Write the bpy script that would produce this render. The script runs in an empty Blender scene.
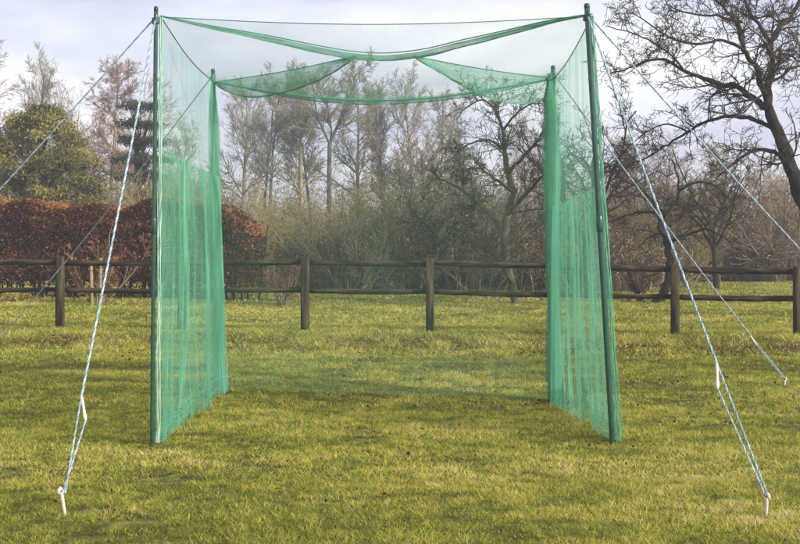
import bpy, math
import numpy as np
from mathutils import Vector

scene = bpy.context.scene
col = scene.collection
PI = math.pi

# ------------------------------------------------------------------ camera
F = 1182.0            # focal length in photo pixels (800 wide)
CH = 1.415            # eye height
cam_d = bpy.data.cameras.new('camera'); cam = bpy.data.objects.new('camera', cam_d); col.objects.link(cam)
cam_d.sensor_width = 36.0; cam_d.lens = 36.0 * F / 800.0
cam_d.shift_y = -0.04
cam_d.clip_start = 0.1; cam_d.clip_end = 2000
cam.location = (0, 0, CH); cam.rotation_euler = (math.radians(90), 0, 0)
scene.camera = cam

# ------------------------------------------------------------------ sky, sun, exposure
SUN = Vector((0.72, -0.50, 0.48)).normalized()
world = bpy.data.worlds.new('World'); scene.world = world; world.use_nodes = True
wn = world.node_tree.nodes; wl = world.node_tree.links
bg = wn['Background']; bg.inputs['Strength'].default_value = 0.1
sky = wn.new('ShaderNodeTexSky'); sky.sky_type = 'NISHITA'; sky.sun_disc = False
sky.sun_elevation = math.asin(SUN.z); sky.sun_rotation = math.atan2(SUN.x, SUN.y)
sky.air_density = 1.0; sky.dust_density = 2.0
tc = wn.new('ShaderNodeTexCoord')
mp = wn.new('ShaderNodeMapping'); mp.inputs['Scale'].default_value = (1.0, 1.0, 3.2); mp.inputs['Location'].default_value = (0.35, 0.0, 0.1)
nz = wn.new('ShaderNodeTexNoise'); nz.inputs['Scale'].default_value = 3.2; nz.inputs['Detail'].default_value = 7; nz.inputs['Roughness'].default_value = 0.52
cr = wn.new('ShaderNodeValToRGB')
cr.color_ramp.elements[0].position = 0.40; cr.color_ramp.elements[0].color = (5.0, 5.2, 6.7, 1)
cr.color_ramp.elements[1].position = 0.66; cr.color_ramp.elements[1].color = (8.9, 8.9, 9.0, 1)
mx = wn.new('ShaderNodeMixRGB'); mx.inputs['Fac'].default_value = 0.86
wl.new(tc.outputs['Generated'], mp.inputs['Vector']); wl.new(mp.outputs['Vector'], nz.inputs['Vector'])
wl.new(nz.outputs['Fac'], cr.inputs['Fac'])
wl.new(sky.outputs['Color'], mx.inputs['Color1']); wl.new(cr.outputs['Color'], mx.inputs['Color2'])
wl.new(mx.outputs['Color'], bg.inputs['Color'])

sd = bpy.data.lights.new('sun', 'SUN'); so = bpy.data.objects.new('sun', sd); col.objects.link(so)
sd.energy = 4.3; sd.angle = math.radians(3.0); sd.color = (1.0, 0.93, 0.82)
so.rotation_euler = SUN.to_track_quat('Z', 'Y').to_euler(); so.location = (20, -15, 20)

vs = scene.view_settings
scene.display_settings.display_device = 'sRGB'
vs.view_transform = 'Standard'; vs.look = 'None'; vs.exposure = 0.56; vs.gamma = 1.0
vs.use_curve_mapping = False

# ------------------------------------------------------------------ helpers
def W(px, py, d):
    """photo measurement -> world point at distance d"""
    return np.array([(px - 400.0) * d / F, d, CH - (py - 240.0) * d / F])

def mesh_np(name, V, faces, mat, parent=None, smooth=False, attrs=None, midx=None):
    """faces: list of int arrays (n,k)"""
    V = np.asarray(V, dtype=np.float32)
    me = bpy.data.meshes.new(name)
    me.vertices.add(len(V)); me.vertices.foreach_set('co', V.ravel())
    loops = []; starts = []; tot = []
    s = 0
    for f in faces:
        f = np.asarray(f, dtype=np.int32)
        if len(f) == 0: continue
        k = f.shape[1]
        loops.append(f.ravel()); starts.append(s + np.arange(len(f), dtype=np.int32) * k)
        tot.append(np.full(len(f), k, dtype=np.int32)); s += f.size
    loops = np.concatenate(loops); starts = np.concatenate(starts); tot = np.concatenate(tot)
    me.loops.add(len(loops)); me.loops.foreach_set('vertex_index', loops)
    me.polygons.add(len(starts)); me.polygons.foreach_set('loop_start', starts)
    try: me.polygons.foreach_set('loop_total', tot)
    except Exception: pass
    if midx is not None: me.polygons.foreach_set('material_index', np.asarray(midx, dtype=np.int32))
    if smooth: me.polygons.foreach_set('use_smooth', np.ones(len(starts), dtype=bool))
    me.update(calc_edges=True)
    if attrs:
        for an, av in attrs.items():
            a = me.attributes.new(an, 'FLOAT', 'POINT'); a.data.foreach_set('value', np.asarray(av, dtype=np.float32))
    for m in (mat if isinstance(mat, (list, tuple)) else [mat]): me.materials.append(m)
    o = bpy.data.objects.new(name, me); col.objects.link(o)
    if parent: o.parent = parent
    return o

def empty(name, loc, label, cat, group=None):
    o = bpy.data.objects.new(name, None); col.objects.link(o)
    o.location = [float(v) for v in loc]; o.empty_display_size = 0.3
    o['label'] = label; o['category'] = cat
    if group: o['group'] = group
    return o

def tag(o, label, cat=None, group=None, kind=None):
    o['label'] = label
    if cat: o['category'] = cat
    if group: o['group'] = group
    if kind: o['kind'] = kind
    return o

class Acc:
    def __init__(s): s.V = []; s.F = []; s.n = 0; s.M = []; s.A = []
    def add(s, V, F, m=0, a=None):
        V = np.asarray(V, float).reshape(-1, 3); F = np.asarray(F, int)
        s.V.append(V); s.F.append(F + s.n); s.n += len(V); s.M.append(np.full(len(F), m))
        s.A.append(np.zeros(len(V)) if a is None else np.asarray(a))
    def build(s, name, mat, parent=None, smooth=False, attr=False, off=None):
        V = np.concatenate(s.V)
        if off is not None: V = V - np.asarray(off)
        fs = s.F; ms = s.M
        q = [f for f in fs]
        # keep order by arity
        quads = [f for f in q if f.shape[1] == 4]; tris = [f for f in q if f.shape[1] == 3]
        mi = [m for f, m in zip(fs, ms) if f.shape[1] == 4] + [m for f, m in zip(fs, ms) if f.shape[1] == 3]
        faces = []
        if quads: faces.append(np.concatenate(quads))
        if tris: faces.append(np.concatenate(tris))
        return mesh_np(name, V, faces, mat, parent, smooth, {'var': np.concatenate(s.A)} if attr else None, np.concatenate(mi))

def tubes(acc, pts, rad, sides=4, m=0, a=None, cap=False):
    """pts (N,S,3), rad (N,S): N tubes at once"""
    pts = np.asarray(pts, float); rad = np.asarray(rad, float)
    if pts.ndim == 2: pts = pts[None]; rad = np.broadcast_to(rad, (1, pts.shape[1]))
    N, S, _ = pts.shape
    if N == 0: return
    rad = np.broadcast_to(rad, (N, S))
    T = np.gradient(pts, axis=1); T /= np.linalg.norm(T, axis=2, keepdims=True) + 1e-9
    mean = T.mean(axis=1); ref = np.where(np.abs(mean[:, 2:3]) > 0.75, np.array([[1.0, 0.13, 0.0]]), np.array([[0.0, 0.12, 1.0]]))
    ref = ref[:, None, :] * np.ones((1, S, 1))
    U = np.cross(T, ref); U /= np.linalg.norm(U, axis=2, keepdims=True) + 1e-9
    B = np.cross(T, U)
    an = np.arange(sides) * 2 * PI / sides
    ring = pts[:, :, None, :] + rad[:, :, None, None] * (np.cos(an)[None, None, :, None] * U[:, :, None, :] + np.sin(an)[None, None, :, None] * B[:, :, None, :])
    idx = np.arange(N * S * sides).reshape(N, S, sides)
    a0 = idx[:, :-1, :]; a1 = idx[:, 1:, :]
    f = np.stack([a0, np.roll(a0, -1, 2), np.roll(a1, -1, 2), a1], -1).reshape(-1, 4)
    av = None
    if a is not None: av = np.broadcast_to(np.asarray(a).reshape(N, 1, 1), (N, S, sides)).ravel()
    if cap:
        V = ring.reshape(-1, 3); n0 = len(V)
        V = np.concatenate([V, pts[:, 0], pts[:, -1]])
        c0 = n0 + np.arange(N); c1 = n0 + N + np.arange(N)
        r0 = idx[:, 0, :]; r1 = idx[:, -1, :]
        t0 = np.stack([np.roll(r0, -1, 1), r0, np.broadcast_to(c0[:, None], r0.shape)], -1).reshape(-1, 3)
        t1 = np.stack([r1, np.roll(r1, -1, 1), np.broadcast_to(c1[:, None], r1.shape)], -1).reshape(-1, 3)
        if av is not None: av = np.concatenate([av, np.repeat(np.asarray(a).reshape(N), 1), np.asarray(a).reshape(N)])
        base = acc.n
        acc.add(V, f, m, av)
        acc.F.append(t0 + base); acc.M.append(np.full(len(t0), m)); acc.F.append(t1 + base); acc.M.append(np.full(len(t1), m))
        # arrays for F/M only (vertices already in)
    else:
        acc.add(ring.reshape(-1, 3), f, m, av)

def box(acc, c, size, R=None, m=0, bev=0.0):
    c = np.asarray(c, float); h = np.asarray(size, float) / 2
    if bev <= 0:
        P = np.array([[x, y, z] for x in (-1, 1) for y in (-1, 1) for z in (-1, 1)], float) * h
        Fq = np.array([[0, 1, 3, 2], [4, 6, 7, 5], [0, 4, 5, 1], [2, 3, 7, 6], [0, 2, 6, 4], [1, 5, 7, 3]])
        if R is not None: P = P @ np.asarray(R).T
        acc.add(P + c, Fq, m)
    else:   # chamfered along local z edges and ends: stack of octagon rings
        b = bev; x, y, z = h
        def octo(zz, s):
            X = x - s; Y = y - s
            return [[X - b, -Y, zz], [X, -Y + b, zz], [X, Y - b, zz], [X - b, Y, zz], [-X + b, Y, zz], [-X, Y - b, zz], [-X, -Y + b, zz], [-X + b, -Y, zz]]
        rings = [octo(-z, b), octo(-z + b, 0), octo(z - b, 0), octo(z, b)]
        P = np.array(sum(rings, []), float); Fq = []
        for r in range(3):
            for k in range(8):
                Fq.append([r * 8 + k, r * 8 + (k + 1) % 8, (r + 1) * 8 + (k + 1) % 8, (r + 1) * 8 + k])
        for b0, flip in ((0, True), (24, False)):
            q = [[b0 + 0, b0 + 1, b0 + 2, b0 + 3], [b0 + 0, b0 + 3, b0 + 4, b0 + 7], [b0 + 4, b0 + 5, b0 + 6, b0 + 7]]
            Fq += [f[::-1] for f in q] if flip else q
        if R is not None: P = P @ np.asarray(R).T
        acc.add(P + c, np.array(Fq), m)

def vnoise(x, y, scale, seed, octaves=3):
    """value noise 0..1"""
    out = np.zeros_like(x, dtype=float); amp = 1.0; tot = 0
    for o in range(octaves):
        r = np.random.RandomState(seed + o * 17).rand(256, 256)
        X = x / scale * 2 ** o + 31.7 * (o + 1); Y = y / scale * 2 ** o + 57.3 * (o + 1)
        xi = np.floor(X).astype(int); yi = np.floor(Y).astype(int); fx = X - xi; fy = Y - yi
        fx = fx * fx * (3 - 2 * fx); fy = fy * fy * (3 - 2 * fy)
        a = r[xi % 256, yi % 256]; b = r[(xi + 1) % 256, yi % 256]; c = r[xi % 256, (yi + 1) % 256]; d = r[(xi + 1) % 256, (yi + 1) % 256]
        out += amp * ((a * (1 - fx) + b * fx) * (1 - fy) + (c * (1 - fx) + d * fx) * fy); tot += amp; amp *= 0.5
    return out / tot

# ------------------------------------------------------------------ materials
def new_mat(name):
    m = bpy.data.materials.new(name); m.use_nodes = True
    return m, m.node_tree.nodes, m.node_tree.links, m.node_tree.nodes['Principled BSDF']

def mat_noise(name, c1, c2, scale=5.0, rough=0.8, spec=0.2, bump=0.0, stretch=(1, 1, 1), c3=None, metal=0.0, coat=0.0):
    m, n, l, p = new_mat(name)
    t = n.new('ShaderNodeTexCoord'); mpp = n.new('ShaderNodeMapping'); mpp.inputs['Scale'].default_value = stretch
    z = n.new('ShaderNodeTexNoise'); z.inputs['Scale'].default_value = scale; z.inputs['Detail'].default_value = 5
    r = n.new('ShaderNodeValToRGB'); r.color_ramp.elements[0].position = 0.35; r.color_ramp.elements[1].position = 0.68
    r.color_ramp.elements[0].color = (*c1, 1); r.color_ramp.elements[1].color = (*c2, 1)
    if c3: e = r.color_ramp.elements.new(0.52); e.color = (*c3, 1)
    l.new(t.outputs['Object'], mpp.inputs['Vector']); l.new(mpp.outputs['Vector'], z.inputs['Vector'])
    l.new(z.outputs['Fac'], r.inputs['Fac']); l.new(r.outputs['Color'], p.inputs['Base Color'])
    p.inputs['Roughness'].default_value = rough; p.inputs['Specular IOR Level'].default_value = spec
    p.inputs['Metallic'].default_value = metal
    if bump > 0:
        b = n.new('ShaderNodeBump'); b.inputs['Strength'].default_value = bump; b.inputs['Distance'].default_value = 0.01
        l.new(z.outputs['Fac'], b.inputs['Height']); l.new(b.outputs['Normal'], p.inputs['Normal'])
    return m

def mat_leaf(name, stops, trans=0.4, obj_noise=None):
    """diffuse + translucent, coloured by the mesh's own 'var' attribute"""
    m, n, l, p = new_mat(name)
    n.remove(p)
    a = n.new('ShaderNodeAttribute'); a.attribute_name = 'var'
    r = n.new('ShaderNodeValToRGB')
    els = r.color_ramp.elements
    els[0].position = stops[0][0]; els[0].color = (*stops[0][1], 1)
    els[1].position = stops[-1][0]; els[1].color = (*stops[-1][1], 1)
    for ps, c in stops[1:-1]: e = els.new(ps); e.color = (*c, 1)
    d = n.new('ShaderNodeBsdfDiffuse'); tr = n.new('ShaderNodeBsdfTranslucent'); ms = n.new('ShaderNodeMixShader')
    ms.inputs['Fac'].default_value = trans
    l.new(a.outputs['Fac'], r.inputs['Fac']); l.new(r.outputs['Color'], d.inputs['Color']); l.new(r.outputs['Color'], tr.inputs['Color'])
    l.new(d.outputs['BSDF'], ms.inputs[1]); l.new(tr.outputs['BSDF'], ms.inputs[2])
    l.new(ms.outputs['Shader'], n['Material Output'].inputs['Surface'])
    return m

M = {}
M['ground'] = mat_noise('ground_soil_turf', (0.045, 0.038, 0.017), (0.17, 0.165, 0.04), 9, 0.95, 0.05, 0.6, c3=(0.095, 0.095, 0.026))
M['grass'] = mat_leaf('grass_blades', [(0.0, (0.15, 0.085, 0.03)), (0.16, (0.13, 0.15, 0.028)), (0.42, (0.285, 0.31, 0.05)), (0.66, (0.46, 0.43, 0.08)), (0.85, (0.60, 0.52, 0.15)), (1.0, (0.68, 0.60, 0.32))], 0.4)
M['litter'] = mat_leaf('dead_leaf_litter', [(0.0, (0.035, 0.02, 0.012)), (0.5, (0.12, 0.06, 0.028)), (1.0, (0.28, 0.16, 0.07))], 0.15)
M['path'] = mat_noise('pale_path', (0.35, 0.34, 0.33), (0.5, 0.49, 0.48), 3, 0.9)
M['wood'] = mat_noise('weathered_fence_wood', (0.014, 0.012, 0.008), (0.095, 0.075, 0.043), 16, 0.85, 0.15, 1.0, (1, 1, 0.12), c3=(0.042, 0.034, 0.018))
M['wood_rail'] = mat_noise('weathered_rail_wood', (0.012, 0.011, 0.007), (0.09, 0.07, 0.042), 14, 0.85, 0.15, 1.0, (0.08, 1, 1.6), c3=(0.038, 0.032, 0.017))
M['stake'] = mat_noise('pale_stake_wood', (0.2, 0.15, 0.08), (0.34, 0.27, 0.15), 6, 0.85)
M['pole'] = mat_noise('green_painted_steel', (0.008, 0.05, 0.034), (0.016, 0.08, 0.055), 14, 0.28, 0.6)
M['pole_cap'] = mat_noise('dark_pole_cap', (0.01, 0.02, 0.02), (0.02, 0.04, 0.03), 20, 0.4, 0.5)
M['net'] = mat_noise('green_net_twine', (0.095, 0.34, 0.20), (0.15, 0.46, 0.30), 1.2, 0.55, 0.3)
M['net_highlight'] = mat_noise('highlight_green_net_selvedge', (0.30, 0.55, 0.42), (0.5, 0.72, 0.58), 5, 0.5, 0.3)
M['net_rope'] = mat_noise('green_border_cord', (0.03, 0.14, 0.09), (0.06, 0.22, 0.14), 6, 0.6, 0.3)
M['rope_w'] = mat_noise('pale_rope_strand', (0.27, 0.36, 0.41), (0.46, 0.55, 0.60), 9, 0.6, 0.3)
M['rope_b'] = mat_noise('blue_rope_strand', (0.12, 0.21, 0.27), (0.17, 0.28, 0.34), 9, 0.6, 0.3)
M['plastic'] = mat_noise('cream_plastic', (0.50, 0.45, 0.36), (0.76, 0.72, 0.63), 12, 0.4, 0.4)
M['bark_pale'] = mat_noise('pale_grey_bark', (0.17, 0.14, 0.10), (0.36, 0.30, 0.22), 2.5, 0.9, 0.1)
M['bark_slate'] = mat_noise('dark_grey_bark', (0.06, 0.055, 0.045), (0.13, 0.115, 0.09), 2.5, 0.9, 0.1)
M['bark_pink'] = mat_noise('reddish_brown_bark', (0.19, 0.125, 0.088), (0.36, 0.25, 0.18), 2.5, 0.9, 0.1)
M['bark_dark'] = mat_noise('dark_mossy_bark', (0.012, 0.010, 0.008), (0.042, 0.036, 0.025), 5, 0.9, 0.1, 0.5)
M['bark_twig'] = mat_noise('dark_brown_twigs', (0.03, 0.026, 0.018), (0.085, 0.07, 0.045), 3, 0.9, 0.1)
M['bark_mid'] = mat_noise('grey_green_bark', (0.045, 0.042, 0.026), (0.13, 0.115, 0.07), 3, 0.9, 0.1)
M['bark_moss'] = mat_noise('green_mossy_bark', (0.065, 0.065, 0.035), (0.17, 0.16, 0.09), 3, 0.9, 0.1)
M['bark_olive'] = mat_noise('yellow_brown_twigs', (0.19, 0.155, 0.065), (0.36, 0.30, 0.14), 2, 0.9, 0.1)
M['bark_brown'] = mat_noise('brown_twigs', (0.15, 0.11, 0.065), (0.31, 0.235, 0.15), 2, 0.9, 0.1)
M['yew'] = mat_leaf('olive_evergreen_foliage', [(0, (0.035, 0.042, 0.016)), (0.5, (0.19, 0.175, 0.045)), (1, (0.42, 0.35, 0.10))], 0.2)
M['pine'] = mat_leaf('dark_pine_foliage', [(0, (0.018, 0.03, 0.018)), (0.5, (0.045, 0.06, 0.035)), (1, (0.09, 0.11, 0.06))], 0.15)
M['beech'] = mat_leaf('copper_beech_leaves', [(0, (0.03, 0.014, 0.010)), (0.5, (0.13, 0.055, 0.028)), (0.8, (0.27, 0.115, 0.05)), (1, (0.46, 0.24, 0.11))], 0.25)
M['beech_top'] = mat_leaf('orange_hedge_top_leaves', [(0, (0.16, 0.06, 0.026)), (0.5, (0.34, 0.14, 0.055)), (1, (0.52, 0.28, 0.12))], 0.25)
M['bushleaf'] = mat_leaf('dull_green_shrub_leaves', [(0, (0.05, 0.05, 0.025)), (0.5, (0.13, 0.13, 0.062)), (1, (0.28, 0.26, 0.14))], 0.2)
M['bramble'] = mat_leaf('winter_bramble_leaves', [(0, (0.06, 0.045, 0.026)), (0.4, (0.14, 0.11, 0.055)), (0.8, (0.25, 0.20, 0.11)), (1, (0.42, 0.36, 0.23))], 0.2)
M['daff'] = mat_leaf('yellow_bush_leaves', [(0, (0.25, 0.22, 0.06)), (1, (0.6, 0.5, 0.12))], 0.3)

# ------------------------------------------------------------------ ground
def ground_z(x, y):
    z = (vnoise(x, y, 3.5, 5, 2) - 0.5) * 0.05 + (vnoise(x, y, 0.5, 8, 2) - 0.5) * 0.018
    # keep the ground low beyond the camera's sight line limit
    return z
def build_ground():
    ys = np.concatenate([np.arange(-6, 24, 0.12), np.geomspace(24, 600, 70)])
    xs = np.concatenate([-np.geomspace(12, 600, 34)[::-1], np.arange(-11.9, 11.9, 0.14), np.geomspace(12, 600, 34)])
    X, Y = np.meshgrid(xs, ys)
    Z = ground_z(X, Y)
    fade = np.clip((120 - np.hypot(X, Y)) / 60, 0, 1); Z *= fade
    V = np.stack([X, Y, Z], -1).reshape(-1, 3)
    idx = np.arange(V.shape[0]).reshape(X.shape)
    f = np.stack([idx[:-1, :-1], idx[:-1, 1:], idx[1:, 1:], idx[1:, :-1]], -1).reshape(-1, 4)
    o = mesh_np('ground', V, [f], M['ground'], smooth=True); o['kind'] = 'structure'; o['label'] = 'uneven grassy field'
build_ground()

rng = np.random.RandomState(7)
def bare(x, y):
    """patches of bare earth, 0..1"""
    a = vnoise(x, y * 1.9, 0.36, 21, 3)
    b = vnoise(x, y, 2.6, 33, 2)
    return np.clip((a - 0.60) * 7, 0, 1) * np.clip((b - 0.42) * 4.5, 0, 1)

def build_grass():
    P = []; 
    for (d0, d1, dens, wid, L) in ((4.4, 7, 12500, 0.0036, 0.034), (7, 10, 8500, 0.0046, 0.035), (10, 14.5, 4200, 0.007, 0.038), (14.5, 20, 2300, 0.010, 0.050), (20, 27, 700, 0.018, 0.055), (27, 40, 240, 0.03, 0.06)):
        n = int((0.43 * (d1 ** 2 - d0 ** 2) + 2 * 1.8 * (d1 - d0)) * dens)
        y = np.sqrt(rng.rand(n) * (d1 ** 2 - d0 ** 2) + d0 ** 2); x = (rng.rand(n) * 2 - 1) * (0.43 * y + 1.8)
        P.append(np.stack([x, y, np.full(n, wid), np.full(n, L)], -1))
    P = np.concatenate(P); x, y, wd, L = P.T
    b = bare(x, y)
    keep = rng.rand(len(x)) > b * 0.93
    x, y, wd, L = x[keep], y[keep], wd[keep], L[keep]; n = len(x)
    big = vnoise(x, y * 1.5, 1.7, 41, 3); mid = vnoise(x, y * 1.6, 0.42, 55, 3); fine = vnoise(x, y, 0.09, 60, 2)
    # rough unmown strip under the fence
    strip = np.exp(-((y - 16.2 + 0.09 * x) / 1.5) ** 2)
    tuft = np.clip((vnoise(x, y, 0.38, 71, 2) - 0.45) * 4, 0, 1)
    L = L * (0.55 + 0.9 * rng.rand(n)) * (0.6 + 0.75 * mid) * (0.75 + 0.5 * fine)
    clod = np.clip((vnoise(x, y * 2.2, 0.22, 81, 2) - 0.60) * 6, 0, 1)
    L *= 1 + strip * tuft * 2.1 - 0.35 * clod
    var = 0.50 + (big - 0.5) * 0.62 + (mid - 0.5) * 0.50 + (fine - 0.5) * 0.5 + rng.randn(n) * 0.12
    # greener between the nets' back and the fence and where the field runs on behind
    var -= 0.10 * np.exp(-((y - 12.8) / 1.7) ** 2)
    var += 0.03 * np.clip((y - 19) / 6, 0, 1) + 0.05 * np.clip((8.0 - y) / 2, 0, 1)
    var -= strip * 0.42 * (1 - tuft) + 0.16 * clod
    var += 0.05 * np.sin(y * 5.2 + 1.6 * np.sin(x * 0.5)) * vnoise(x, y, 1.2, 83, 2)
    dead = rng.rand(n) < (0.03 + strip * 0.24); var = np.where(dead, np.where(rng.rand(n) < .55, 0.92, 0.03), var)
    var = np.clip(var, 0.0, 1)
    z = ground_z(x, y)
    az = rng.rand(n) * 2 * PI; lean = 0.35 + 1.0 * rng.rand(n); la = rng.rand(n) * 2 * PI
    dx, dy = np.cos(az), np.sin(az)
    base = np.stack([x, y, z - 0.004], -1)
    side = np.stack([dx, dy, np.zeros(n)], -1) * (wd * (0.6 + 0.8 * rng.rand(n)))[:, None] * 0.5
    ln = np.stack([np.cos(la) * lean, np.sin(la) * lean, np.ones(n)], -1); ln /= np.linalg.norm(ln, axis=1, keepdims=True)
    mid_p = base + ln * (L * 0.55)[:, None]
    ln2 = ln + np.stack([np.cos(la), np.sin(la), -0.5 * np.ones(n)], -1) * 0.5; ln2 /= np.linalg.norm(ln2, axis=1, keepdims=True)
    tip = mid_p + ln2 * (L * 0.45)[:, None]
    near = y < 10
    V1 = np.stack([base - side, base + side, mid_p + side * .75, mid_p - side * .75, tip], 1)
    i0 = np.arange(n)[:, None] * 5
    q = i0 + np.array([[0, 1, 2, 3]]); t = i0 + np.array([[3, 2, 4]])
    # face i belongs to blade i
    o = mesh_np('grass', V1.reshape(-1, 3), [q, t], M['grass'], attrs={'var': np.repeat(var, 5)})
    tag(o, 'short rough olive green grass covering the field', 'grass', kind='stuff')
build_grass()

def leaf_quads(acc, C, size, var, rs, m=0, flat=0.0, aspect=0.6):
    n = len(C)
    a = rs.randn(n, 3); a[:, 2] *= (1 - flat); a /= np.linalg.norm(a, axis=1, keepdims=True) + 1e-9
    b = rs.randn(n, 3); b[:, 2] *= (1 - flat); b = np.cross(a, b) if flat < 0.5 else b - a * (a * b).sum(1, keepdims=True)
    b /= np.linalg.norm(b, axis=1, keepdims=True) + 1e-9
    s = (np.asarray(size) * (0.6 + 0.8 * rs.rand(n)))[:, None]
    V = np.stack([C - a * s * .5, C + b * s * .5 * aspect, C + a * s * .5, C - b * s * .5 * aspect], 1).reshape(-1, 3)
    F4 = np.arange(n * 4).reshape(n, 4)
    acc.add(V, F4, m, np.repeat(np.clip(var, 0, 1), 4))

def build_litter():
    rs = np.random.RandomState(3); acc = Acc()
    n = 60000
    y = np.sqrt(rs.rand(n) * (20 ** 2 - 4.6 ** 2) + 4.6 ** 2); x = (rs.rand(n) * 2 - 1) * 0.44 * y
    p = bare(x, y) * 0.34 + 0.006 + 0.75 * np.exp(-((y - 15.6 + 0.09 * x) / 0.9) ** 2) * np.clip((vnoise(x, y, 0.6, 91, 2) - .42) * 5, 0, 1)
    # denser litter in a wide shallow patch at the foot of each front pole
    for (cx, cy) in ((1.47, 8.2), (-1.71, 8.15)):
        p += 0.25 * np.exp(-(((x - cx) / 0.6) ** 2 + ((y - cy) / 0.18) ** 2))
    k = rs.rand(n) < p; x, y = x[k], y[k]; n = len(x)
    C = np.stack([x, y, ground_z(x, y) + 0.02 + 0.025 * rs.rand(n)], -1)
    leaf_quads(acc, C, 0.020 + 0.0008 * y, rs.rand(n) ** 1.5, rs, flat=0.6, aspect=.75)
    o = acc.build('leaf_litter', M['litter'], attr=True); tag(o, 'brown dead leaves scattered through the grass', 'leaves', kind='stuff')
build_litter()

# pale strip of path in front of the hedge, far left
acc = Acc()
xs = np.linspace(-22, -8.6, 30); 
for_y = 29.4 + 0.12 * np.sin(xs * 1.3)
V = np.concatenate([np.stack([xs, for_y, ground_z(xs, for_y) + 0.05], -1), np.stack([xs, for_y + 0.7, ground_z(xs, for_y + 0.7) + 0.05], -1)])
i = np.arange(29); acc.add(V, np.stack([i, i + 1, i + 31, i + 30], -1))
o = acc.build('path', M['path']); o['kind'] = 'structure'

# ------------------------------------------------------------------ fence
def rotz(a): c, s = math.cos(a), math.sin(a); return np.array([[c, -s, 0], [s, c, 0], [0, 0, 1.0]])
def build_fence():
    # post x in the photo, distance
    pts = []
    for px in (-185, -62.5, 60, 182, 305, 430, 552, 675, 799, 925, 1050):
        t = (px - 60) / 740.0
        d = 18.8 - 0.9 * t - 1.0 * max(t, 0) ** 2.2
        pts.append((W(px, 240, d)[0], d))
    root = empty('fence', (0, 18, 0), 'low post and rail timber fence crossing the field behind the net', 'fence')
    rs = np.random.RandomState(4)
    tops = []
    for k, (x, y) in enumerate(pts):
        zt = 1.155 - 0.10 * max(0, (x + 1) / 6.0) + rs.randn() * 0.008
        wdt = 0.118 if k != 8 else 0.15
        acc = Acc(); ang = -0.12 + rs.randn() * 0.04
        # post as chamfered shaft with a weathered, slightly sloping head
        box(acc, (x, y, zt / 2 - 0.15), (wdt, 0.115, zt + 0.3), rotz(ang), 0, 0.012)
        o = acc.build('post', M['wood'], root, off=(0, 18, 0))
        tops.append(zt)
    for (f0, h) in ((0.0, 0.088), (0.42, 0.080)):
        for k in range(len(pts) - 1):
            (x0, y0), (x1, y1) = pts[k], pts[k + 1]
            z0 = tops[k] - 0.085 - f0 * (tops[k] / 1.1); z1 = tops[k + 1] - 0.085 - f0 * (tops[k + 1] / 1.1)
            z0 += rs.randn() * .006; z1 += rs.randn() * .006
            n = 14; t = np.linspace(0.0, 1.0, n)[:, None]
            A = np.array([x0 + 0.004, y0 + 0.082, z0]); B = np.array([x1 - 0.004, y1 + 0.082, z1])
            P = A + (B - A) * t; P[:, 2] += -0.010 * np.sin(t[:, 0] * PI) + np.cumsum(rs.randn(n)) * 0.0012
            dirv = (B - A) / np.linalg.norm(B - A); nrm = np.array([-dirv[1], dirv[0], 0])
            hh = h / 2 * (1 + 0.05 * rs.randn(n)); th = 0.02
            ring = []
            for s, u in ((-1, -1), (1, -1), (1, 1), (-1, 1)):
                ring.append(P + nrm * th * s + np.array([0, 0, 1.0]) * (hh * u)[:, None])
            V = np.stack(ring, 1).reshape(-1, 3); idx = np.arange(n * 4).reshape(n, 4)
            f = np.stack([idx[:-1], np.roll(idx[:-1], -1, 1), np.roll(idx[1:], -1, 1), idx[1:]], -1).reshape(-1, 4)
            f = np.concatenate([f, idx[:1, ::-1], idx[-1:]])
            acc = Acc(); acc.add(V, f); acc.build('rail', M['wood_rail'], root, off=(0, 18, 0))
build_fence()

# ------------------------------------------------------------------ cage poles
FLb, FLt = np.array([-1.71, 8.15, 0.0]), W(156, 11, 8.15)
FRb, FRt = np.array([1.475, 8.20, 0.0]), W(587, 8, 8.22)
BLb, BLt = np.array([-1.68, 11.15, 0.0]), W(213, 72, 11.15)
BRb, BRt = np.array([1.335, 10.45, 0.0]), W(553, 69, 10.5)

def pole(base, top, r, label):
    root = empty('net_pole', base, label, 'pole', 'poles holding up the net')
    d = top - base; L = np.linalg.norm(d); dn = d / L
    t = np.array([-0.12, 0.0, 0.25, 0.49, 0.495, 0.75, 0.985, 1.0])[:, None]
    acc = Acc(); tubes(acc, base + d * t - base, np.full(8, r), 20, cap=True)
    acc.build('tube', M['pole'], root, smooth=False)
    for p in root.children[0].data.polygons: p.use_smooth = len(p.vertices) == 4
    acc = Acc(); tubes(acc, np.array([d * 0.485, d * 0.487, d * .52, d * .522]), np.array([r * 1.02, r * 1.18, r * 1.18, r * 1.02]), 20)
    acc.build('joint_sleeve', M['pole'], root, smooth=True)
    acc = Acc(); tubes(acc, np.array([d, d + dn * 0.002, d + dn * 0.018, d + dn * 0.03]), np.array([r * 1.0, r * 1.05, r * 1.05, r * .8]), 16, cap=True)
    acc.build('cap', M['pole_cap'], root)
    # eye hook that carries the ropes, just below the top
    an = np.linspace(0, 2 * PI, 15); c = d * 0.985 + np.array([0, -r - 0.015, 0])
    ring = np.stack([c[0] + 0.0 * an, c[1] + 0.018 * np.cos(an), c[2] + 0.018 * np.sin(an)], -1)
    acc = Acc(); tubes(acc, ring, np.full(15, 0.0035), 6); acc.build('eye_hook', M['pole_cap'], root, smooth=True)
    return root
pole(FLb, FLt, 0.0145, 'front left dark green net pole, upright, beside the bright net edge')
pole(FRb, FRt, 0.0195, 'front right dark green net pole, leaning inwards towards the top')
pole(BLb, BLt, 0.019, 'back left green pole wrapped by the netting corner')
pole(BRb, BRt, 0.019, 'back right green pole behind the widest bunch of netting')

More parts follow.
